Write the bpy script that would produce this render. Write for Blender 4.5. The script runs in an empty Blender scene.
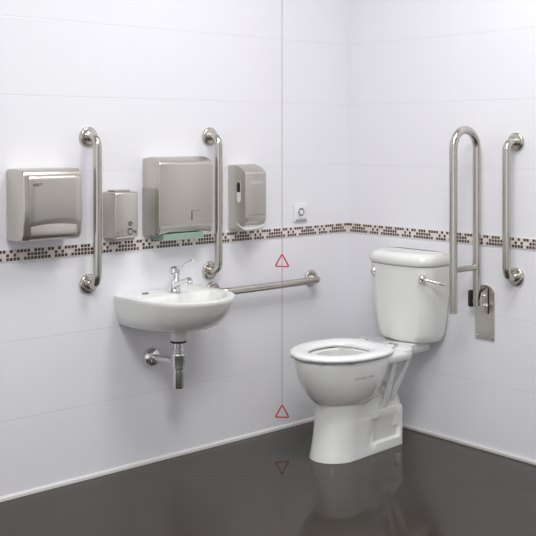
import bpy, bmesh, math, random
from mathutils import Vector, Matrix
random.seed(4)
S = bpy.context.scene
COL = S.collection
PI = math.pi

# ------------------------------------------------------------------ materials
def new_mat(name):
    m = bpy.data.materials.new(name); m.use_nodes = True
    nt = m.node_tree
    return m, nt, nt.nodes['Principled BSDF']

def math_node(nt, op, a, b=None):
    n = nt.nodes.new('ShaderNodeMath'); n.operation = op
    for i, v in enumerate((a, b)):
        if v is None: continue
        if hasattr(v, 'node'): nt.links.new(v, n.inputs[i])
        else: n.inputs[i].default_value = v
    return n.outputs[0]

def mix_rgb(nt, fac, a, b):
    n = nt.nodes.new('ShaderNodeMix'); n.data_type = 'RGBA'
    if hasattr(fac, 'node'): nt.links.new(fac, n.inputs[0])
    else: n.inputs[0].default_value = fac
    for i, v in ((6, a), (7, b)):
        if hasattr(v, 'node'): nt.links.new(v, n.inputs[i])
        else: n.inputs[i].default_value = (*v, 1)
    return n.outputs[2]

def plain(name, col, rough=0.4, metal=0.0, spec=0.5, coat=0.0, noise=0.0, nscale=40):
    m, nt, b = new_mat(name)
    b.inputs['Roughness'].default_value = rough
    b.inputs['Metallic'].default_value = metal
    b.inputs['Specular IOR Level'].default_value = spec
    b.inputs['Coat Weight'].default_value = coat
    b.inputs['Coat Roughness'].default_value = 0.05
    t = nt.nodes.new('ShaderNodeTexNoise'); t.inputs['Scale'].default_value = nscale
    tc = nt.nodes.new('ShaderNodeTexCoord'); nt.links.new(tc.outputs['Object'], t.inputs['Vector'])
    lo = tuple(max(0, c * (1 - noise)) for c in col); hi = tuple(min(1, c * (1 + noise)) for c in col)
    nt.links.new(mix_rgb(nt, t.outputs[0], lo, hi), b.inputs['Base Color'])
    return m

def brushed(name, col, rough, sc):
    m, nt, b = new_mat(name)
    b.inputs['Metallic'].default_value = 1.0
    tc = nt.nodes.new('ShaderNodeTexCoord')
    mp = nt.nodes.new('ShaderNodeMapping'); mp.inputs['Scale'].default_value = sc
    nt.links.new(tc.outputs['Object'], mp.inputs['Vector'])
    t = nt.nodes.new('ShaderNodeTexNoise'); t.inputs['Scale'].default_value = 1.0
    t.inputs['Detail'].default_value = 3
    nt.links.new(mp.outputs[0], t.inputs['Vector'])
    lo = tuple(c * 0.93 for c in col); hi = tuple(min(1, c * 1.06) for c in col)
    nt.links.new(mix_rgb(nt, t.outputs[0], lo, hi), b.inputs['Base Color'])
    r = math_node(nt, 'MULTIPLY_ADD', t.outputs[0], 0.12)
    r.node.inputs[2].default_value = rough - 0.06
    nt.links.new(r, b.inputs['Roughness'])
    return m

def tile_mat(name, axis):
    """glazed white wall tiles, stacked, thin pale joints, rows broken by the mosaic course"""
    m, nt, b = new_mat(name)
    g = nt.nodes.new('ShaderNodeNewGeometry')
    sp = nt.nodes.new('ShaderNodeSeparateXYZ'); nt.links.new(g.outputs['Position'], sp.inputs[0])
    u = math_node(nt, 'ADD', sp.outputs[axis], 0.225 + 4.1 * 3)
    z = sp.outputs[2]
    above = math_node(nt, 'GREATER_THAN', z, 0.92)
    zz = math_node(nt, 'SUBTRACT', math_node(nt, 'ADD', z, 3.0 - 0.0105), math_node(nt, 'MULTIPLY', above, 0.0445))
    def joint(v, per, w):
        f = math_node(nt, 'MODULO', v, per)
        d = math_node(nt, 'MINIMUM', f, math_node(nt, 'SUBTRACT', per, f))
        mr = nt.nodes.new('ShaderNodeMapRange'); mr.interpolation_type = 'SMOOTHSTEP'
        nt.links.new(d, mr.inputs[0]); mr.inputs[1].default_value = 0; mr.inputs[2].default_value = w
        mr.inputs[3].default_value = 1; mr.inputs[4].default_value = 0
        return mr.outputs[0]
    jz = joint(zz, 0.2985, 0.0026); ju = math_node(nt, 'MULTIPLY', joint(u, 0.41, 0.0022), 0.4)
    j = math_node(nt, 'MAXIMUM', jz, ju)
    t = nt.nodes.new('ShaderNodeTexNoise'); t.inputs['Scale'].default_value = 3.0
    nt.links.new(g.outputs['Position'], t.inputs['Vector'])
    base = mix_rgb(nt, t.outputs[0], (0.815, 0.81, 0.845), (0.835, 0.83, 0.86))
    nt.links.new(mix_rgb(nt, j, base, (0.76, 0.755, 0.785)), b.inputs['Base Color'])
    b.inputs['Roughness'].default_value = 0.28
    b.inputs['Specular IOR Level'].default_value = 0.405
    bp = nt.nodes.new('ShaderNodeBump'); bp.inputs['Strength'].default_value = 0.35; bp.inputs['Distance'].default_value = 0.002
    nt.links.new(math_node(nt, 'SUBTRACT', 1.0, j), bp.inputs['Height'])
    nt.links.new(bp.outputs[0], b.inputs['Normal'])
    return m

def mosaic_mat(name, axis):
    """three courses of small square tesserae in dark brown and cream, repeating every 14"""
    m, nt, b = new_mat(name)
    g = nt.nodes.new('ShaderNodeNewGeometry')
    sp = nt.nodes.new('ShaderNodeSeparateXYZ'); nt.links.new(g.outputs['Position'], sp.inputs[0])
    P = 0.0147
    u = math_node(nt, 'DIVIDE', math_node(nt, 'ADD', sp.outputs[axis], P * 14 * 40 - 0.012), P)
    v = math_node(nt, 'DIVIDE', math_node(nt, 'SUBTRACT', sp.outputs[2], 0.9005), P)
    cu = math_node(nt, 'FLOOR', u); cv = math_node(nt, 'FLOOR', v)
    fu = math_node(nt, 'FRACT', u); fv = math_node(nt, 'FRACT', v)
    col = math_node(nt, 'MODULO', cu, 14.0)
    rows = ([1,1,1,0,1,1,1,1,1,1,1,1,0,1], [0,1,0,0,0,1,1,1,1,1,1,0,0,1], [1,0,1,1,1,1,0,1,1,1,0,1,1,0])
    masks = [sum(x << i for i, x in enumerate(r)) for r in rows]
    g1 = math_node(nt, 'GREATER_THAN', cv, 0.5); g2 = math_node(nt, 'GREATER_THAN', cv, 1.5)
    mk = math_node(nt, 'ADD', float(masks[0]), math_node(nt, 'ADD', math_node(nt, 'MULTIPLY', g1, float(masks[1] - masks[0])), math_node(nt, 'MULTIPLY', g2, float(masks[2] - masks[1]))))
    bit = math_node(nt, 'MODULO', math_node(nt, 'FLOOR', math_node(nt, 'DIVIDE', math_node(nt, 'ADD', mk, 0.25), math_node(nt, 'POWER', 2.0, col))), 2.0)
    bit = math_node(nt, 'GREATER_THAN', bit, 0.5)
    edge = lambda f: math_node(nt, 'LESS_THAN', math_node(nt, 'ABSOLUTE', math_node(nt, 'SUBTRACT', f, 0.5)), 0.40)
    ins = math_node(nt, 'MULTIPLY', edge(fu), edge(fv))
    cx = nt.nodes.new('ShaderNodeCombineXYZ'); nt.links.new(cu, cx.inputs[0]); nt.links.new(cv, cx.inputs[1])
    wn = nt.nodes.new('ShaderNodeTexWhiteNoise'); nt.links.new(cx.outputs[0], wn.inputs['Vector'])
    dark = mix_rgb(nt, wn.outputs[0], (0.018, 0.009, 0.006), (0.11, 0.055, 0.04))
    lite = mix_rgb(nt, wn.outputs[0], (0.72, 0.60, 0.53), (0.82, 0.77, 0.72))
    stone = mix_rgb(nt, bit, lite, dark)
    nt.links.new(mix_rgb(nt, ins, (0.76, 0.71, 0.67), stone), b.inputs['Base Color'])
    b.inputs['Roughness'].default_value = 0.3
    bp = nt.nodes.new('ShaderNodeBump'); bp.inputs['Strength'].default_value = 0.3; bp.inputs['Distance'].default_value = 0.001
    nt.links.new(ins, bp.inputs['Height']); nt.links.new(bp.outputs[0], b.inputs['Normal'])
    return m

M = {}
M['tile_l'] = tile_mat('white_tile_left', 0)
M['tile_r'] = tile_mat('white_tile_right', 1)
M['mosaic_l'] = mosaic_mat('mosaic_left', 0)
M['mosaic_r'] = mosaic_mat('mosaic_right', 1)
M['floor'] = plain('dark_vinyl', (0.052, 0.045, 0.038), 0.045, spec=0.14, noise=0.05, nscale=2)
M['skirt'] = plain('pale_skirting', (0.74, 0.72, 0.70), 0.35, noise=0.02)
M['ceil'] = plain('ceiling_paint', (0.85, 0.85, 0.86), 0.8, noise=0.01)
M['steel'] = brushed('brushed_steel', (0.61, 0.58, 0.53), 0.34, (6, 6, 260))
M['tube'] = plain('satin_tube', (0.55, 0.525, 0.475), 0.22, metal=1.0, noise=0.03, nscale=8)
M['dark_steel'] = brushed('dull_steel', (0.46, 0.44, 0.40), 0.36, (90, 90, 200))
M['chrome'] = plain('chrome', (0.80, 0.80, 0.80), 0.07, metal=1.0, noise=0.02)
M['china'] = plain('vitreous_china', (0.81, 0.815, 0.79), 0.16, spec=0.5, coat=0.4, noise=0.01, nscale=4)
M['seat'] = plain('seat_plastic', (0.90, 0.90, 0.90), 0.25, noise=0.01)
M['white_plastic'] = plain('white_plastic', (0.82, 0.82, 0.83), 0.35, noise=0.02)
M['dull_plastic'] = plain('dull_plastic', (0.60, 0.59, 0.57), 0.4, noise=0.06)
M['mid_grey'] = plain('mid_grey', (0.27, 0.27, 0.28), 0.5, noise=0.05)
M['lettering'] = plain('lettering', (0.40, 0.39, 0.38), 0.5, noise=0.05)
M['grey_plastic'] = plain('grey_plastic', (0.36, 0.36, 0.37), 0.45, noise=0.05)
M['black'] = plain('black_rubber', (0.012, 0.012, 0.013), 0.5, noise=0.1)
M['ink'] = plain('dark_ink', (0.045, 0.045, 0.045), 0.5, noise=0.05)
M['greyink'] = plain('grey_ink', (0.22, 0.21, 0.20), 0.5, noise=0.05)
M['red'] = plain('red_plastic', (0.62, 0.045, 0.04), 0.35, noise=0.05)
M['cord'] = plain('red_cord', (0.50, 0.16, 0.16), 0.7, noise=0.1, nscale=200)
M['green'] = plain('green_paper', (0.36, 0.50, 0.40), 0.9, noise=0.08, nscale=120)

# ------------------------------------------------------------------ builders
def obj(name, bm, mat, parent=None, sharp=38):
    bmesh.ops.recalc_face_normals(bm, faces=bm.faces)
    lim = math.radians(sharp)
    for f in bm.faces: f.smooth = True
    for e in bm.edges:
        if len(e.link_faces) == 2 and e.calc_face_angle(0) > lim: e.smooth = False
    me = bpy.data.meshes.new(name); bm.to_mesh(me); bm.free()
    me.materials.append(mat)
    o = bpy.data.objects.new(name, me); COL.objects.link(o)
    if parent:
        o.parent = parent
        root = parent.parent or parent
        off = Vector(root.location) if root.type == 'EMPTY' else Vector((0, 0, 0))
        if off.length: me.transform(Matrix.Translation(-off))
    return o

def thing(name, label, cat, loc, group=None):
    o = bpy.data.objects.new(name, None); COL.objects.link(o)
    o.empty_display_size = 0.05
    o.location = loc; o['label'] = label; o['category'] = cat
    if group: o['group'] = group
    return o

def tag(o, label, cat, group=None):
    o['label'] = label; o['category'] = cat
    if group: o['group'] = group
    return o

def struct(name, bm, mat):
    o = obj(name, bm, mat); o['kind'] = 'structure'; return o

def box(bm, x0, x1, y0, y1, z0, z1, bev=0.0, seg=3):
    t = bmesh.new()
    bmesh.ops.create_cube(t, size=1.0)
    for v in t.verts:
        v.co = Vector(((x0 + x1) / 2 + v.co.x * (x1 - x0), (y0 + y1) / 2 + v.co.y * (y1 - y0), (z0 + z1) / 2 + v.co.z * (z1 - z0)))
    if bev: bmesh.ops.bevel(t, geom=t.edges[:], offset=bev, segments=seg, profile=0.5, affect='EDGES')
    merge(bm, t)

def merge(bm, t):
    me = bpy.data.meshes.new('tmp'); t.to_mesh(me); t.free()
    bm.from_mesh(me); bpy.data.meshes.remove(me)

def loft(bm, rings, cap0=True, cap1=True, closed=True):
    t = bmesh.new(); vs = [[t.verts.new(p) for p in r] for r in rings]
    n = len(rings[0])
    for a, b in zip(vs, vs[1:]):
        for i in range(n if closed else n - 1):
            t.faces.new((a[i], a[(i + 1) % n], b[(i + 1) % n], b[i]))
    if cap0: t.faces.new(vs[0][::-1])
    if cap1: t.faces.new(vs[-1])
    merge(bm, t)

def frame(d):
    d = Vector(d).normalized()
    a = Vector((0, 0, 1)) if abs(d.z) < 0.9 else Vector((1, 0, 0))
    u = d.cross(a).normalized(); return d, u, d.cross(u).normalized()

def lathe(bm, base, axis, prof, n=28):
    """prof: list of (radius, distance along axis)"""
    d, u, w = frame(axis); base = Vector(base)
    loft(bm, [[base + d * h + (u * math.cos(2 * PI * i / n) + w * math.sin(2 * PI * i / n)) * max(r, 1e-4) for i in range(n)] for r, h in prof])

def fillet(pts, r, seg=10):
    pts = [Vector(p) for p in pts]; out = [pts[0]]
    for a, b, c in zip(pts, pts[1:], pts[2:]):
        d1 = (a - b).normalized(); d2 = (c - b).normalized()
        ang = d1.angle(d2); tl = r / math.tan(ang / 2)
        cen = b + (d1 + d2).normalized() * (r / math.sin(ang / 2))
        s = b + d1 * tl - cen; e = b + d2 * tl - cen
        th = s.angle(e)
        for i in range(seg + 1):
            k = i / seg
            out.append(cen + (s * math.sin((1 - k) * th) + e * math.sin(k * th)) / math.sin(th))
    out.append(pts[-1]); return out

def tube(bm, path, r, n=20, radii=None):
    path = [Vector(p) for p in path]
    tang = [(path[min(i + 1, len(path) - 1)] - path[max(i - 1, 0)]).normalized() for i in range(len(path))]
    _, u, _ = frame(tang[0]); rings = []
    for i, (p, t) in enumerate(zip(path, tang)):
        u = (u - t * u.dot(t)).normalized(); w = t.cross(u)
        rr = radii[i] if radii else r
        rings.append([p + (u * math.cos(2 * PI * k / n) + w * math.sin(2 * PI * k / n)) * rr for k in range(n)])
    loft(bm, rings)

def prism_x(bm, prof, x0, x1, bev=0.0, seg=3):
    """prof: list of (distance from wall, z); extruded along x on the left wall"""
    t = bmesh.new()
    a = [t.verts.new((x0, -d, z)) for d, z in prof]; b = [t.verts.new((x1, -d, z)) for d, z in prof]
    n = len(prof)
    for i in range(n): t.faces.new((a[i], a[(i + 1) % n], b[(i + 1) % n], b[i]))
    t.faces.new(a[::-1]); t.faces.new(b)
    bmesh.ops.recalc_face_normals(t, faces=t.faces)
    if bev:
        ed = [e for e in t.edges if e.calc_face_angle(0) > 0.5]
        bmesh.ops.bevel(t, geom=ed, offset=bev, segments=seg, profile=0.5, affect='EDGES', clamp_overlap=True)
    merge(bm, t)

def arc(c, r, a0, a1, n):
    return [(c[0] + r * math.cos(math.radians(a0 + (a1 - a0) * i / n)), c[1] + r * math.sin(math.radians(a0 + (a1 - a0) * i / n))) for i in range(n + 1)]

def B(): return bmesh.new()

# ------------------------------------------------------------------ the room
L, HT = 4.6, 3.0
bm = B(); box(bm, -L, 0.1, 0, 0.1, -0.1, HT); struct('wall_left', bm, M['tile_l'])
bm = B(); box(bm, 0, 0.1, -L, 0, -0.1, HT); struct('wall_right', bm, M['tile_r'])
bm = B(); box(bm, -L, 0, -L, 0, -0.1, 0); struct('floor', bm, M['floor'])
bm = B(); box(bm, -L, 0.1, -L, 0.1, HT, HT + 0.1); struct('ceiling', bm, M['ceil'])
bm = B(); box(bm, -L, 0, -0.0035, 0, 0.9, 0.9455); struct('trim_1', bm, M['mosaic_l'])
bm = B(); box(bm, -0.0035, 0, -L, -0.0035, 0.9, 0.9455); struct('trim_2', bm, M['mosaic_r'])
bm = B(); prism_x(bm, [(0, 0), (0.010, 0), (0.009, 0.010), (0.003, 0.016), (0, 0.016)], -L, 0); struct('baseboard_left', bm, M['skirt'])
bm = B(); box(bm, -0.009, 0, -L, -0.010, 0, 0.016, 0.003, 2); struct('baseboard_right', bm, M['skirt'])

# ------------------------------------------------------------------ grab bars
R_T = 0.0172
def grab_bar(p0, p1, n, label, group, stand=0.073):
    """steel bar fixed at wall points p0 and p1, n = wall normal"""
    p0, p1, n = Vector(p0), Vector(p1), Vector(n)
    t = thing('grab_bar', label, 'grab bar', p1, group)
    b = B(); tube(b, fillet([p0 + n * 0.012, p0 + n * stand, p1 + n * stand, p1 + n * 0.012], 0.042), R_T)
    obj('bar', b, M['tube'], t)
    along = (p1 - p0).normalized(); side = along.cross(n)
    for p, s in ((p0, 1), (p1, -1)):
        b = B(); lathe(b, p, n, [(0.0385, 0), (0.0395, 0.002), (0.0395, 0.008), (0.037, 0.0115), (0.031, 0.0135), (0.0185, 0.0135)], 36)
        lathe(b, p + n * 0.0135, n, [(0.0205, 0), (0.0205, 0.003), (0.018, 0.0045)])
        f = obj('wall_flange', b, M['tube'], t)
        for q in (-1, 1):
            b = B(); lathe(b, p + n * 0.0125 + side * (0.028 * q) + along * (-0.009 * s), n, [(0.0042, 0), (0.0042, 0.0022), (0.003, 0.0034)], 14)
            obj('screw', b, M['dark_steel'], f)
    return t

GB = 'wall-fixed steel grab bars'
grab_bar((-1.497, 0, 1.374), (-1.497, 0, 0.783), (0, -1, 0), 'upright steel grab bar between the hand dryer and the small soap dispenser', GB)
grab_bar((-0.880, 0, 1.376), (-0.880, 0, 0.784), (0, -1, 0), 'upright steel grab bar beside the wide paper towel dispenser, above the basin', GB, 0.068)
grab_bar((-0.262, 0, 0.692), (-0.864, 0, 0.692), (0, -1, 0), 'level steel grab bar low on the tiled wall between basin and toilet', GB)
grab_bar((0, -0.997, 1.352), (0, -0.997, 0.778), (-1, 0, 0), 'upright steel grab bar on the right wall beyond the folded-up rail', GB)

# folded-up support rail on the right wall
Y = -0.825
t = thing('folding_support_rail', 'hinged U-shaped steel support rail folded up beside the toilet', 'support rail', (0, -0.835, 0.487))
b = B()
d0, d1, zt = 0.048, 0.210, 1.322
rad = (d1 - d0) / 2
path = [(-d1, Y, 0.628)] + [(-(d0 + d1) / 2 + rad * math.cos(a), Y, zt + rad * math.sin(a)) for a in [PI - PI * i / 24 for i in range(25)]] + [(-d0, Y, 0.640)]
tube(b, path, R_T)
obj('rail', b, M['tube'], t)
b = B(); tube(b, [(-d1 + 0.010, Y, 0.806), (-d0 - 0.010, Y, 0.806)], 0.0125); obj('cross_bar', b, M['tube'], t)
b = B(); lathe(b, (-d1, Y, 0.6285), (0, 0, -1), [(0.0180, 0), (0.0180, 0.004), (0.012, 0.007)]); obj('end_cap', b, M['grey_plastic'], t)
# wall plate with rounded head
b = B()
pts = [(-0.785, 0.489), (-0.886, 0.489)] + [(-0.8355 - 0.0505 * math.cos(a), 0.690 + 0.036 * math.sin(a)) for a in [PI * i / 12 for i in range(13)]]
t2 = bmesh.new()
va = [t2.verts.new((0, y, z)) for y, z in pts]; vb = [t2.verts.new((-0.007, y, z)) for y, z in pts]
for i in range(len(pts)): t2.faces.new((va[i], va[(i + 1) % len(pts)], vb[(i + 1) % len(pts)], vb[i]))
t2.faces.new(va); t2.faces.new(vb[::-1]); merge(b, t2)
plate = obj('wall_plate', b, M['steel'], t)
for (yy, zz) in ((-0.794, 0.500), (-0.877, 0.500)):
    b = B(); lathe(b, (-0.007, yy, zz), (-1, 0, 0), [(0.0055, 0), (0.0055, 0.002), (0.003, 0.004)], 14); obj('screw', b, M['dark_steel'], plate)
# hinge bracket: two ears and a back web
b = B()
for ye in (-0.857,):
    t2 = bmesh.new()
    prof = [(0.006, 0.60), (0.050, 0.612), (0.062, 0.64), (0.062, 0.672), (0.050, 0.700), (0.006, 0.714)]
    va = [t2.verts.new((-d, ye, z)) for d, z in prof]; vb = [t2.verts.new((-d, ye + 0.006, z)) for d, z in prof]
    for i in range(len(prof)): t2.faces.new((va[i], va[(i + 1) % len(prof)], vb[(i + 1) % len(prof)], vb[i]))
    t2.faces.new(va); t2.faces.new(vb[::-1]); merge(b, t2)
box(b, -0.0125, -0.006, -0.857, -0.800, 0.603, 0.712)
br = obj('hinge_bracket', b, M['steel'], t)
for (dd, zz) in ((0.040, 0.684), (0.026, 0.640)):
    b = B(); lathe(b, (-dd, -0.857, zz), (0, -1, 0), [(0.0105, 0), (0.0105, 0.004), (0.0065, 0.0045), (0.0065, 0.009), (0.004, 0.010)], 18); obj('pivot_bolt', b, M['chrome'], br)
b = B()
box(b, -0.062, -0.010, -0.8040, -0.784, 0.630, 0.704, 0.009, 3)
obj('hinge_stop', b, M['black'], t)
b = B(); tube(b, [(-0.045, -0.7965, 0.656), (-0.045, -0.8575, 0.656)], 0.008, 14); obj('pivot_pin', b, M['dark_steel'], t)

# ------------------------------------------------------------------ hand dryer
t = thing('hand_dryer', 'boxy brushed steel hand dryer with a curved air outlet, leftmost on the wall', 'hand dryer', (-1.725, 0, 0.98))
x0, x1 = -1.852, -1.602
b = B()
prof = [(0, 0.980), (0, 1.252), (0.060, 1.2535)] + arc((0.104, 1.222), 0.030, 85, 5, 8) + [(0.140, 1.120), (0.141, 1.062), (0.136, 1.046), (0.134, 1.010), (0.128, 0.993), (0.116, 0.983), (0.100, 0.980)]
prism_x(b, prof, x0, x1, 0.024, 5)
obj('body', b, M['steel'], t, 50)
# raised front shield with an arched lower edge
b = B()
rings = []
nx = 18
for k in range(nx + 1):
    u = k / nx; x = x0 + 0.022 + u * (x1 - x0 - 0.034)
    zl = 1.050 + 0.012 * math.sin(PI * u)
    e = 0.004 * (1 - min(1, min(u, 1 - u) / 0.06))
    pr = [(0.118, zl + 0.010), (0.1465 - e, zl), (0.1480 - e, zl + 0.008), (0.1470 - e, 1.14), (0.1462 - e, 1.212), (0.1445 - e, 1.221), (0.139 - e, 1.228), (0.122 - e, 1.2375), (0.108, 1.2435 - 0.4 * e), (0.100, 1.236)]
    rings.append([(x, -d, z) for d, z in pr])
loft(b, rings)
sh = obj('front_shield', b, M['steel'], t, 55)
for i, (w, zz) in enumerate(((0.027, 1.1975), (0.019, 1.1915))):
    for k in range(6 if i == 0 else 4):
        b = B() if k == 0 and i == 0 else b
        xx = x0 + 0.034 + k * 0.0066
        box(b, xx, xx + 0.0054, -0.1468, -0.1440, zz - 0.0018, zz + 0.0018)
obj('lettering', b, M['ink'], sh)
b = B()
rings = []
for k in range(15):
    u = k / 14; x = x0 + 0.030 + u * (x1 - x0 - 0.056)
    s = math.sin(PI * u) * 0.010
    rings.append([(x, -0.100, 1.036 + 0.8 * s), (x, -0.1365, 1.038 + 0.8 * s), (x, -0.1388 - 0.4 * s, 1.022), (x, -0.1390 - 0.5 * s, 1.007), (x, -0.136 - 0.5 * s, 0.996), (x, -0.127, 0.987), (x, -0.100, 0.985)])
loft(b, rings)
obj('air_outlet', b, M['steel'], t, 60)

# ------------------------------------------------------------------ soap dispenser
t = thing('soap_dispenser', 'small square steel soap dispenser printed with a hand symbol, above the basin', 'soap dispenser', (-1.375, 0, 0.955))
x0, x1, D = -1.427, -1.318, 0.094
b = B()
prism_x(b, [(0, 0.962), (0, 1.151), (0.080, 1.151)] + arc((D - 0.012, 1.139), 0.012, 80, 10, 4) + [(D, 0.972), (0.084, 0.962)], x0, x1, 0.005, 3)
body = obj('body', b, M['steel'], t, 50)
b = B(); box(b, x0 + 0.014, x1 - 0.024, -0.070, -0.012, 1.1512, 1.1575, 0.002, 2); obj('filler_lid', b, M['dark_steel'], t)
b = B(); box(b, x0 + 0.010, x1 - 0.008, -0.080, -0.010, 0.9535, 0.9615, 0.002, 2); obj('drip_base', b, M['grey_plastic'], t)
b = B(); box(b, x0 + 0.008, x0 + 0.040, -D - 0.0014, -D, 0.985, 0.997, 0.0006, 1)
obj('sight_slot', b, M['dark_steel'], t)
# printed symbol: round push ring with a drop tick above an open palm
b = B()
def flat(bm, pts, y, th=0.0009):
    loft(bm, [[(x, y, z) for x, z in pts], [(x, y - th, z) for x, z in pts]])
def ringp(bm, cx, cz, r0, r1, y, a0=0, a1=360, n=24):
    pts = arc((cx, cz), r1, a0, a1, n) + arc((cx, cz), r0, a1, a0, n)
    if a1 - a0 >= 360:
        for k in range(n):
            flat(bm, [pts[k], pts[k + 1], pts[2 * n - k], pts[2 * n + 1 - k]], y)
    else:
        for k in range(n):
            flat(bm, [pts[k], pts[k + 1], pts[2 * n - k], pts[2 * n + 1 - k]], y)
cx, cz = -1.356, 1.022
ringp(b, cx, cz, 0.0062, 0.0098, -D)
flat(b, [(cx - 0.0014, cz - 0.004), (cx + 0.0014, cz - 0.004), (cx + 0.0014, cz + 0.006), (cx - 0.0014, cz + 0.006)], -D)
ringp(b, cx - 0.001, 0.990, 0.0085, 0.0125, -D, 25, 330, 22)
flat(b, [(cx - 0.013, 1.0005), (cx + 0.010, 1.0025), (cx + 0.010, 1.0055), (cx - 0.013, 1.0035)], -D)
for k, (dx, l) in enumerate(((0.013, 0.007), (0.020, 0.009), (0.027, 0.007))):
    flat(b, [(cx + dx - 0.002, 0.992 - k * 0.002), (cx + dx + 0.003, 0.9935 - k * 0.002), (cx + dx + 0.003, 0.9965 - k * 0.002), (cx + dx - 0.002, 0.9955 - k * 0.002)], -D)
    flat(b, [(cx + dx - 0.002, 0.994 - k * 0.002 - l), (cx + dx + 0.0005, 0.994 - k * 0.002 - l), (cx + dx + 0.0005, 0.994 - k * 0.002), (cx + dx - 0.002, 0.994 - k * 0.002)], -D)
obj('hand_symbol', b, M['ink'], body)

# ------------------------------------------------------------------ paper towel dispenser
t = thing('paper_towel_dispenser', 'large square brushed steel paper towel dispenser with green towels at its base', 'towel dispenser', (-1.09, 0, 0.966))
x0, x1, D = -1.232, -0.955, 0.122
b = B()
prism_x(b, [(0, 0.974), (0, 1.284), (0.060, 1.290), (0.085, 1.285)] + arc((D - 0.022, 1.254), 0.022, 65, 5, 6) + [(D, 1.0), (0.114, 0.988), (0.108, 0.974)], x0, x1, 0.005, 3)
body = obj('body', b, M['steel'], t, 50)
b = B()                                   # fixed lower side shell the cover closes over
prism_x(b, [(0, 0.966), (0, 1.160), (0.096, 1.160), (0.096, 0.966)], x0 - 0.0022, x0 - 0.0002)
obj('side_panel', b, M['dark_steel'], t)
# curved lip of the dispensing mouth
b = B(); rings = []
for k in range(19):
    u = k / 18; x = x0 + 0.004 + u * (x1 - x0 - 0.008)
    zl = 0.968 + 0.014 * math.sin(PI * u)
    rings.append([(x, -0.104, 0.990), (x, -0.1215, 1.006), (x, -0.1226, 1.0), (x, -0.1195, zl + 0.006), (x, -0.110, zl), (x, -0.107, zl + 0.003)])
loft(b, rings); obj('mouth_lip', b, M['steel'], t, 60)
b = B(); box(b, -1.069, -1.064, -D - 0.0012, -D, 1.022, 1.062, 0.0005, 1); sl = obj('level_slot', b, M['ink'], t)
b = B(); box(b, -1.062, -1.026, -D - 0.0007, -D, 1.0605, 1.0625); obj('score_line', b, M['greyink'], t)
b = B(); lathe(b, (-1.075, -D, 1.0), (0, -1, 0), [(0.003, 0), (0.003, 0.001)], 12); obj('lock', b, M['greyink'], t)
b = B()
for k in range(8):
    z0 = 0.9445 + k * 0.0032
    o_ = 0.0012 * (k % 2)
    box(b, -1.206 + o_, -0.998 - o_, -0.1125 + o_, -0.020, z0, z0 + 0.0030, 0.0008, 1)
tag(obj('paper_towel_stack', b, M['green'], None), 'folded pale green paper towels showing under the large steel dispenser', 'paper towels')

# ------------------------------------------------------------------ tall dispenser
t = thing('tissue_dispenser', 'tall narrow steel dispenser with a black and white slot in its side', 'tissue dispenser', (-0.71, 0, 0.955))
x0, x1, D = -0.772, -0.650, 0.124
b = B()
prism_x(b, [(0, 0.960), (0, 1.248), (0.055, 1.250), (0.095, 1.236)] + arc((D - 0.014, 1.208), 0.014, 60, 5, 5) + [(D, 1.02), (0.122, 1.0), (0.112, 0.985), (0.060, 0.960)], x0, x1, 0.006, 3)
body = obj('body', b, M['steel'], t, 50)
def side_stadium(bm, d, z0, z1, hw):
    pts = [(d + hw * math.cos(a), z1 - hw + hw * math.sin(a)) for a in [PI * i / 8 for i in range(9)]] + [(d + hw * math.cos(a), z0 + hw + hw * math.sin(a)) for a in [PI + PI * i / 8 for i in range(9)]]
    loft(bm, [[(x0 - 0.0012, -dd, z) for dd, z in pts], [(x0, -dd, z) for dd, z in pts]])
b = B(); side_stadium(b, 0.076, 1.082, 1.172, 0.0115); sw = obj('sight_window', b, M['white_plastic'], t)
b = B(); pts = [(0.0645, 1.128), (0.0875, 1.128)] + [(0.076 + 0.0115 * math.cos(a), 1.1605 + 0.0115 * math.sin(a)) for a in [PI * i / 8 for i in range(9)]]
loft(b, [[(x0 - 0.0022, -dd, z) for dd, z in pts], [(x0 - 0.0012, -dd, z) for dd, z in pts]]); obj('sight_window_opening', b, M['black'], sw)
b = B(); box(b, x0 + 0.016, x1 - 0.012, -D - 0.0012, -D + 0.001, 1.0265, 1.0290); obj('score_line', b, M['greyink'], t)
b = B()
for i, zz in enumerate((1.176, 1.168)):
    for k in range(7):
        xx = x0 + 0.030 + k * 0.0100
        box(b, xx, xx + 0.007, -D - 0.0007, -D, zz - 0.0012, zz + 0.0012)
obj('lettering', b, M['white_plastic'], t)
b = B()                                   # pale moulded rim round the mouth
path = [(x0 + 0.004, -0.066, 0.985), (x0 + 0.006, -0.090, 0.972), (x0 + 0.014, -0.110, 0.962), (x0 + 0.045, -0.117, 0.965), (x1 - 0.045, -0.117, 0.967), (x1 - 0.014, -0.113, 0.972), (x1 - 0.006, -0.104, 0.982)]
tube(b, fillet(path, 0.006, 3), 0.0075, 12)
box(b, x0 + 0.010, x1 - 0.010, -0.108, -0.062, 0.964, 0.985, 0.006, 2)
obj('mouth_rim', b, M['dull_plastic'], t)

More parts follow.
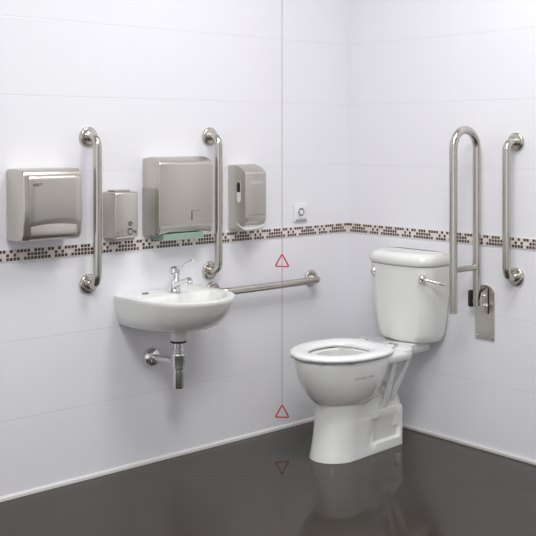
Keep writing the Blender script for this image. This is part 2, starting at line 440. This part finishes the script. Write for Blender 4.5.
# ------------------------------------------------------------------ wall socket
t = thing('wall_socket', 'white square wall socket with round recess just above the mosaic band', 'socket', (-0.331, 0, 0.968))
b = B(); box(b, -0.374, -0.288, -0.009, 0, 0.968, 1.054, 0.003, 3); obj('cover_plate', b, M['white_plastic'], t)
b = B(); lathe(b, (-0.331, -0.009, 1.013), (0, -1, 0), [(0.030, 0), (0.030, 0.003), (0.027, 0.004), (0.0245, 0.004), (0.0225, 0.0012)], 6); ru = obj('recess_rim', b, M['white_plastic'], t)
b = B(); lathe(b, (-0.331, -0.0092, 1.013), (0, -1, 0), [(0.0222, 0), (0.0222, 0.0012), (0.020, 0.0014)], 6); obj('recess', b, M['mid_grey'], t)  # grey disc, the shading inside the recess put into its colour
b = B(); lathe(b, (-0.331, -0.0106, 1.013), (0, -1, 0), [(0.011, 0), (0.011, 0.004), (0.009, 0.005)], 20); obj('socket_core', b, M['white_plastic'], t)
b = B(); box(b, -0.366, -0.298, -0.014, -0.009, 0.971, 0.981, 0.002, 2); obj('shadow_strip', b, M['grey_plastic'], t)  # grey strip standing in for the shadow along the plate's lower edge

# ------------------------------------------------------------------ wash basin
CX = -1.155
t = thing('wash_basin', 'small white wall-hung basin with chrome tap and exposed chrome trap', 'sink', (CX, 0, 0.37))
def dring(hw, back, mid, front, z, n=56, zc=0.0, cx=CX):
    """D-shaped ring: flat back at distance `back`, straight sides to `mid`, elliptical nose to `front`"""
    pts = []
    for i in range(n // 4 + 1):                                   # left side, back to mid
        k = i / (n // 4); pts.append((-hw, back + (mid - back) * k))
    for i in range(1, n // 2):
        a = PI - PI * i / (n // 2)
        ca, sa = math.cos(a), math.sin(a)
        pts.append((hw * math.copysign(abs(ca) ** 0.92, ca), mid + (front - mid) * sa ** 0.92))
    for i in range(n // 4 + 1):
        k = i / (n // 4); pts.append((hw, mid + (back - mid) * k))
    for i in range(1, 12): pts.append((hw - 2 * hw * i / 12, back))
    return [Vector((cx + x, -d, z)) for x, d in pts]
b = B()
rings = [dring(0.050, 0.08, 0.10, 0.21, 0.5985), dring(0.110, 0.01, 0.075, 0.255, 0.6015), dring(0.165, 0, 0.06, 0.285, 0.608), dring(0.196, 0, 0.065, 0.312, 0.621), dring(0.208, 0, 0.10, 0.350, 0.655),
         dring(0.214, 0, 0.13, 0.375, 0.690), dring(0.218, 0, 0.14, 0.390, 0.722), dring(0.2195, 0, 0.14, 0.395, 0.732), dring(0.218, 0, 0.14, 0.393, 0.739), dring(0.211, 0.002, 0.14, 0.385, 0.7425),
         dring(0.198, 0.080, 0.150, 0.364, 0.7405), dring(0.186, 0.128, 0.165, 0.350, 0.7385), dring(0.176, 0.134, 0.17, 0.330, 0.733), dring(0.165, 0.140, 0.175, 0.322, 0.715), dring(0.145, 0.146, 0.18, 0.305, 0.675), dring(0.105, 0.150, 0.185, 0.270, 0.645), dring(0.040, 0.160, 0.185, 0.215, 0.636)]
loft(b, rings)
lathe(b, (-1.168, -0.165, 0.603), (0, 0, -1), [(0.046, 0), (0.040, 0.010), (0.034, 0.022), (0.032, 0.046), (0.030, 0.050)])
basin = obj('basin', b, M['china'], t, 50)
b = B(); box(b, -1.268, -1.240, -0.060, -0.044, 0.7425, 0.7450, 0.001, 1)
obj('deck_slot', b, M['greyink'], basin)
# tap
TX, TY = -1.136, -0.092
b = B()
lathe(b, (TX, TY, 0.7415), (0, 0, 1), [(0.028, 0), (0.028, 0.004), (0.0225, 0.010), (0.0215, 0.045), (0.0215, 0.068), (0.0225, 0.070), (0.0225, 0.094), (0.0195, 0.103), (0.010, 0.107)], 28)
tap = obj('tap', b, M['chrome'], t, 45)
b = B(); tube(b, [(TX, TY - 0.012, 0.772), (TX, TY - 0.045, 0.785), (TX, TY - 0.090, 0.800), (TX, TY - 0.106, 0.803), (TX, TY - 0.114, 0.796)], 0.011, 16, [0.013, 0.0115, 0.0105, 0.011, 0.0105])
lathe(b, (TX, TY - 0.107, 0.800), (0, -0.25, -1), [(0.010, 0), (0.0115, 0.003), (0.0115, 0.017), (0.008, 0.018)], 18)
obj('spout', b, M['chrome'], tap)
b = B(); tube(b, [(TX, TY - 0.010, 0.838), (TX, TY - 0.050, 0.851), (TX, TY - 0.122, 0.882), (TX, TY - 0.130, 0.885)], 0.006, 12, [0.0065, 0.005, 0.006, 0.004]); obj('lever', b, M['chrome'], tap)
# trap
DX, DY = -1.168, -0.165
b = B()
lathe(b, (DX, DY, 0.545), (0, 0, -1), [(0.022, 0), (0.022, 0.026), (0.0275, 0.027), (0.0275, 0.033), (0.0235, 0.036), (0.0235, 0.042), (0.029, 0.044), (0.0305, 0.052), (0.0290, 0.057), (0.0285, 0.102), (0.0235, 0.108), (0.0230, 0.178), (0.020, 0.187), (0.008, 0.190)], 28)
trap = obj('drain_trap', b, M['chrome'], t, 35)
b = B(); lathe(b, (DX, DY, 0.5535), (0, 0, -1), [(0.0325, 0), (0.0325, 0.008), (0.020, 0.0085)]); obj('gasket', b, M['black'], trap)
WX, WZ = -1.194, 0.463
b = B(); tube(b, [(WX, -0.012, WZ), (DX - 0.003, DY + 0.020, WZ + 0.006)], 0.0135, 18)
lathe(b, (DX - 0.004, DY + 0.038, WZ + 0.0055), (0.09, -1, 0.03), [(0.019, 0), (0.020, 0.003), (0.020, 0.018), (0.016, 0.020)], 8)
obj('outlet_pipe', b, M['chrome'], trap)
b = B(); lathe(b, (WX, 0, WZ), (0, -1, 0), [(0.040, 0), (0.041, 0.004), (0.040, 0.016), (0.034, 0.026), (0.024, 0.031), (0.0145, 0.032)], 32); obj('wall_rosette', b, M['chrome'], trap)

t.location.z -= 0.017

# ------------------------------------------------------------------ toilet
YC = -0.450
t = thing('toilet', 'white close-coupled toilet with open ring seat, against the right wall', 'toilet', (-0.4, YC, 0))
def ering(front, back, hw, z, n=64, nose=0.52, taper=1.0, sq=0.80, y=YC, dip=0.0):
    """egg plan: rounded nose at x=front, squarer tail at x=back"""
    xm = front + (back - front) * nose; pts = []
    for i in range(n):
        a = 2 * PI * i / n; c, s = math.cos(a), math.sin(a)
        if c < 0: x = xm + (xm - front) * c; yy = hw * s
        else:
            x = xm + (back - xm) * abs(c) ** sq; yy = hw * math.copysign(abs(s) ** sq, s) * (1 - (1 - taper) * c)
        pts.append(Vector((x, y + yy, z + dip * max(0, c))))
    return pts
b = B()
# bowl, outside up over the rim and down inside
rings = [ering(-0.590, -0.38, 0.060, 0.216), ering(-0.618, -0.37, 0.090, 0.222), ering(-0.642, -0.362, 0.110, 0.238), ering(-0.672, -0.355, 0.131, 0.266), ering(-0.702, -0.345, 0.152, 0.310, nose=0.58, sq=0.7), ering(-0.722, -0.335, 0.166, 0.352, nose=0.60, sq=0.65), ering(-0.732, -0.325, 0.175, 0.395, nose=0.60, sq=0.6), ering(-0.735, -0.315, 0.178, 0.420, nose=0.60, sq=0.6),
         ering(-0.734, -0.315, 0.177, 0.427, nose=0.60, sq=0.6), ering(-0.728, -0.32, 0.172, 0.431, nose=0.60, sq=0.6), ering(-0.660, -0.36, 0.118, 0.431), ering(-0.652, -0.365, 0.112, 0.425), ering(-0.655, -0.36, 0.116, 0.396), ering(-0.640, -0.38, 0.108, 0.352), ering(-0.590, -0.40, 0.080, 0.300), ering(-0.54, -0.42, 0.05, 0.270)]
loft(b, rings)
# pedestal: rounded front, flat sides with a recessed flank above a foot ledge, square rear
def pring(z, front, hw, back=-0.188, hwr=0.080, rec=0.0):
    nose = []; xm = front + hw * 1.15
    for k in range(1, 24):
        a = PI / 2 + PI * k / 24; nose.append((xm + (xm - front) * math.cos(a), hw * math.sin(a)))
    side = []
    m = 30
    for k in range(m + 1):
        u = k / m; x = xm + (back - xm) * u
        w = hw + (hwr - hw) * u
        if -0.435 < x < -0.222: w -= rec * min(1, (x + 0.435) / 0.07)
        if u > 0.97: w -= 0.008
        side.append((x, w))
    pts = nose + [(x, -w) for x, w in side] + [(x, w) for x, w in reversed(side)]
    return [Vector((x, YC + y, z)) for x, y in pts]
loft(b, [pring(0, -0.662, 0.104), pring(0.012, -0.660, 0.103), pring(0.036, -0.654, 0.100, rec=0.002), pring(0.044, -0.652, 0.099, rec=0.017), pring(0.10, -0.641, 0.097, rec=0.014), pring(0.140, -0.635, 0.098, rec=0.009), pring(0.165, -0.632, 0.099, rec=0.003), pring(0.178, -0.631, 0.099, back=-0.194, hwr=0.074)])
loft(b, [pring(0.150, -0.6335, 0.0975, back=-0.36, hwr=0.0885), pring(0.178, -0.6312, 0.0992, back=-0.36, hwr=0.0895), pring(0.215, -0.6315, 0.1015, back=-0.36, hwr=0.091), pring(0.242, -0.636, 0.107, back=-0.36, hwr=0.092)])
# outlet bend lying over the rear of the pedestal
tube(b, fillet([(-0.38, YC, 0.240), (-0.28, YC, 0.212), (-0.232, YC, 0.180), (-0.226, YC, 0.09)], 0.045, 6), 0.0745, 28)
# shelf carrying the cistern
def slab(bm, rows):
    loft(bm, rows)
sh_o = [(-0.42, 0.170), (-0.30, 0.174), (-0.262, 0.172), (-0.232, 0.166), (-0.212, 0.154), (-0.196, 0.135), (-0.160, 0.115), (-0.060, 0.105), (-0.030, 0.100)]
def shelf_ring(z, k=0.0):
    p = [(x, w - k) for x, w in sh_o]
    return [Vector((x, YC - w, z)) for x, w in p] + [Vector((x, YC + w, z)) for x, w in reversed(p)]
loft(b, [shelf_ring(0.396, 0.010), shelf_ring(0.402, 0.003), shelf_ring(0.424, 0), shelf_ring(0.431, 0.002), shelf_ring(0.435, 0.009)])
rear = [(-0.284, 0.168)] + [p for p in sh_o if p[0] > -0.27]
def pad_ring(z, k):
    p = [(x + (k if i == 0 else 0), w - k) for i, (x, w) in enumerate(rear)]
    return [Vector((x, YC - w, z)) for x, w in p] + [Vector((x, YC + w, z)) for x, w in reversed(p)]
loft(b, [pad_ring(0.428, 0.001), pad_ring(0.440, 0.002), pad_ring(0.444, 0.008)])
# sloping struts from the shelf down to the pedestal
for s in (-1, 1):
    for (xa, xb, wa, wb, zb) in ((-0.230, -0.268, 0.152, 0.070, 0.190), (-0.318, -0.305, 0.146, 0.080, 0.190)):
        loft(b, [[(xb - 0.012, YC + s * (wb - 0.012), zb), (xb + 0.012, YC + s * (wb - 0.012), zb), (xb + 0.012, YC + s * wb, zb), (xb - 0.012, YC + s * wb, zb)],
                 [(xa - 0.013, YC + s * (wa - 0.016), 0.402), (xa + 0.013, YC + s * (wa - 0.016), 0.402), (xa + 0.013, YC + s * wa, 0.402), (xa - 0.013, YC + s * wa, 0.402)]])
pan = obj('pan', b, M['china'], t, 45)
# grey lettering on the flank of the bowl (bowl side lies near y = YC - hw there)
b = B()
for k in range(9):
    if k == 5: continue
    xx = -0.578 + k * 0.0112
    c_ = (xx + 0.004 + 0.4835) / 0.2415
    w_ = 0.1685 * math.sqrt(1 - min(c_, 0) ** 2)
    box(b, xx, xx + 0.0078, YC - w_ - 0.0014, YC - w_ + 0.006, 0.360 + 0.0002 * k, 0.3675 + 0.0002 * k)
obj('lettering', b, M['lettering'], pan)
# seat ring
b = B()
SZ = 0.438
def srings():
    o = []
    for (f, bk, hw, z) in ((-0.735, -0.275, 0.178, SZ), (-0.745, -0.265, 0.186, SZ + 0.003), (-0.748, -0.262, 0.189, SZ + 0.010), (-0.745, -0.265, 0.186, SZ + 0.017), (-0.732, -0.275, 0.176, SZ + 0.022), (-0.705, -0.31, 0.152, SZ + 0.0235), (-0.680, -0.345, 0.128, SZ + 0.021), (-0.668, -0.357, 0.116, SZ + 0.015), (-0.664, -0.360, 0.112, SZ + 0.007), (-0.668, -0.357, 0.116, SZ)):
        o.append(ering(f - 0.003, bk - 0.030, hw + 0.006, z, n=72, sq=0.68))
    return o
r = srings(); r.append(r[0])
t2 = bmesh.new(); vs = [[t2.verts.new(p) for p in q] for q in r[:-1]]
for i in range(len(vs)):
    a, c = vs[i], vs[(i + 1) % len(vs)]
    for k in range(72): t2.faces.new((a[k], a[(k + 1) % 72], c[(k + 1) % 72], c[k]))
merge(b, t2)
for s in (-1, 1): box(b, -0.320, -0.276, YC + s * 0.085 - 0.020, YC + s * 0.085 + 0.020, SZ + 0.008, SZ + 0.019, 0.004, 2)
seat = obj('seat', b, M['seat'], t, 50)
for (px, py) in ((-0.70, YC - 0.085), (-0.60, YC - 0.158), (-0.70, YC + 0.085)):
    b = B(); box(b, px - 0.016, px + 0.016, py - 0.009, py + 0.009, 0.4305, 0.4385, 0.002, 1); obj('seat_buffer', b, M['grey_plastic'], seat)
for s in (-1, 1):
    b = B(); lathe(b, (-0.262, YC + s * 0.085, 0.4435), (0, 0, 1), [(0.011, 0), (0.011, 0.004), (0.007, 0.006), (0.007, 0.013)], 16)
    tube(b, [(-0.264, YC + s * 0.085 - 0.024, 0.4565), (-0.264, YC + s * 0.085 + 0.024, 0.4565)], 0.0065, 12)
    box(b, -0.284, -0.262, YC + s * 0.085 - 0.008, YC + s * 0.085 + 0.008, 0.452, 0.457, 0.001, 1)
    obj('hinge', b, M['chrome'], seat)
# cistern
CY = -0.468
def cring(hw, x_front, x_back, z, bow=0.012, r=0.080):
    """rounded-front tank plan, slightly bowed front"""
    pts = []
    rr = r
    for k in range(9): a = PI / 2 + (PI / 2) * k / 8; pts.append((x_front + rr + rr * math.cos(a), hw - rr + rr * math.sin(a)))
    for k in range(1, 10):
        u = k / 10; yy = (hw - rr) * (1 - 2 * u); pts.append((x_front - bow * math.sin(PI * u), yy))
    for k in range(9): a = PI + (PI / 2) * k / 8; pts.append((x_front + rr + rr * math.cos(a), -hw + rr + rr * math.sin(a)))
    pts += [(x_back, -hw), (x_back, -hw * 0.3), (x_back, hw * 0.3), (x_back, hw)]
    return [Vector((x, CY + y, z)) for x, y in pts]
b = B()
loft(b, [cring(0.124, -0.134, -0.040, 0.4442, r=0.05), cring(0.140, -0.148, -0.032, 0.4475), cring(0.150, -0.158, -0.027, 0.459), cring(0.157, -0.164, -0.021, 0.485), cring(0.165, -0.170, -0.016, 0.54), cring(0.173, -0.176, -0.012, 0.62), cring(0.180, -0.181, -0.008, 0.72), cring(0.184, -0.184, -0.008, 0.775), cring(0.185, -0.185, -0.008, 0.792)])
cis = obj('cistern', b, M['china'], t, 45)
b = B()
loft(b, [cring(0.175, -0.178, -0.006, 0.7922), cring(0.175, -0.178, -0.006, 0.7955), cring(0.183, -0.188, -0.005, 0.7960), cring(0.187, -0.192, -0.004, 0.801), cring(0.188, -0.194, -0.004, 0.818), cring(0.185, -0.190, -0.005, 0.833), cring(0.177, -0.178, -0.010, 0.8445), cring(0.158, -0.155, -0.022, 0.8515), cring(0.10, -0.11, -0.05, 0.8535)])
obj('cistern_lid', b, M['china'], cis, 50)
b = B()
LX, LY, LZ = -0.1695, CY - 0.154, 0.748
lathe(b, (LX, LY, LZ), (-0.86, -0.5, 0), [(0.017, 0), (0.018, 0.004), (0.018, 0.010), (0.013, 0.020), (0.006, 0.024)], 24)
tube(b, fillet([(LX - 0.006, LY - 0.004, LZ), (LX - 0.016, LY - 0.024, LZ - 0.003), (LX + 0.038, LY - 0.094, LZ - 0.024)], 0.02, 8), 0.0055, 16)
obj('flush_lever', b, M['chrome'], cis)
b = B(); bx, by = -0.184 + 0.080 - 0.080 * 0.925, CY + 0.183 - 0.080 + 0.080 * 0.380
lathe(b, (bx + 0.003, by - 0.001, 0.755), (-0.925, 0.380, 0), [(0.021, 0), (0.022, 0.004), (0.019, 0.010), (0.008, 0.013)], 24); obj('side_button', b, M['chrome'], cis)

# ------------------------------------------------------------------ emergency pull cord
KX, KY = -0.561, -0.129
t = thing('emergency_pull_cord', 'thin red alarm cord with two red triangle handles hanging from the ceiling', 'pull cord', (KX, KY, 0.09))
b = B(); tube(b, [(KX, KY, HT - 0.06), (KX, KY, 0.155)], 0.0012, 8); obj('cord', b, M['cord'], t)
def tri(zt):
    b = B()
    q = math.radians(-36); ux, uy = math.cos(q), math.sin(q)
    P3 = [Vector((0, 0, 0)), Vector((-0.031, 0, -0.055)), Vector((0.031, 0, -0.058))]
    P3 = [Vector((KX + p.x * ux, KY + p.x * uy, zt + p.z)) for p in P3]
    path = []
    for i in range(3):
        a, c, d = P3[i - 1], P3[i], P3[(i + 1) % 3]
        d1 = (a - c).normalized(); d2 = (d - c).normalized()
        for k in range(5):
            u = k / 4; path.append((c + d1 * 0.007) * (1 - u) ** 2 + c * 2 * u * (1 - u) + (c + d2 * 0.007) * u * u)
    n = 10; m = len(path); t2 = bmesh.new(); vs = []
    nrm = Vector((-uy, ux, 0))
    for i, p in enumerate(path):
        tg = (path[(i + 1) % m] - path[i - 1]).normalized(); w = tg.cross(nrm)
        vs.append([t2.verts.new(p + (nrm * math.cos(2 * PI * k / n) + w * math.sin(2 * PI * k / n)) * 0.0034) for k in range(n)])
    for i in range(m):
        for k in range(n): t2.faces.new((vs[i][k], vs[i][(k + 1) % n], vs[(i + 1) % m][(k + 1) % n], vs[(i + 1) % m][k]))
    merge(b, t2)
    obj('triangle_handle', b, M['red'], t, 80)
tri(0.842); tri(0.158)
b = B(); lathe(b, (KX, KY, HT), (0, 0, -1), [(0.042, 0), (0.042, 0.02), (0.036, 0.038), (0.008, 0.046), (0.006, 0.062)], 28); obj('ceiling_switch', b, M['white_plastic'], t)

# ------------------------------------------------------------------ light
def area(name, loc, size, energy, target, col=(1, 1, 1), spread=None):
    l = bpy.data.lights.new(name, 'AREA'); l.shape = 'RECTANGLE'; l.size, l.size_y = size
    l.energy = energy; l.color = col
    if spread: l.spread = spread
    o = bpy.data.objects.new(name, l); COL.objects.link(o); o.location = loc
    o.rotation_euler = (Vector(target) - Vector(loc)).to_track_quat('-Z', 'Y').to_euler()
    return o
for k, (px, py, sz, en) in enumerate(((-1.35, -1.15, 0.6, 11.5), (-1.0, -1.6, 0.6, 19.5), (-2.6, -2.4, 1.0, 60))):
    area('ceiling_panel', (px, py, 2.96), (sz, sz), en, (px, py, 0))
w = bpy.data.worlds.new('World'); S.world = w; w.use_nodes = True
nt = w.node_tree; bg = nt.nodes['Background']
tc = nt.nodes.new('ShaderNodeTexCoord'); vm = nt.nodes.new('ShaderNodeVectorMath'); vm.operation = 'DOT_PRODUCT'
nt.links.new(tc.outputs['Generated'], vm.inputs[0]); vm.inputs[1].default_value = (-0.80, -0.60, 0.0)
lobe = math_node(nt, 'POWER', math_node(nt, 'MAXIMUM', vm.outputs['Value'], 0.0), 7.0)  # added bright lobe behind the camera, puts a highlight stripe on the tubes
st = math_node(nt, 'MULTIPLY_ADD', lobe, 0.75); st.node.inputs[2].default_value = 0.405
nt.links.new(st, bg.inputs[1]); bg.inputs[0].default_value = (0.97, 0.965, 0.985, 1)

# ------------------------------------------------------------------ camera
cam = bpy.data.cameras.new('Camera'); co = bpy.data.objects.new('Camera', cam); COL.objects.link(co)
cam.sensor_width = 36; cam.lens = 1001.8 / 536 * 36
cam.shift_y = -(268 - 137.6) / 536
th = 0.849907
co.location = (-3.6097, -3.5017, 1.37)
co.rotation_euler = (PI / 2, 0, math.atan2(-math.cos(th), math.sin(th)))
S.camera = co
S.view_settings.view_transform = 'Standard'; S.view_settings.look = 'None'
S.view_settings.gamma = 1; S.view_settings.use_curve_mapping = False
S.view_settings.exposure = 0.03
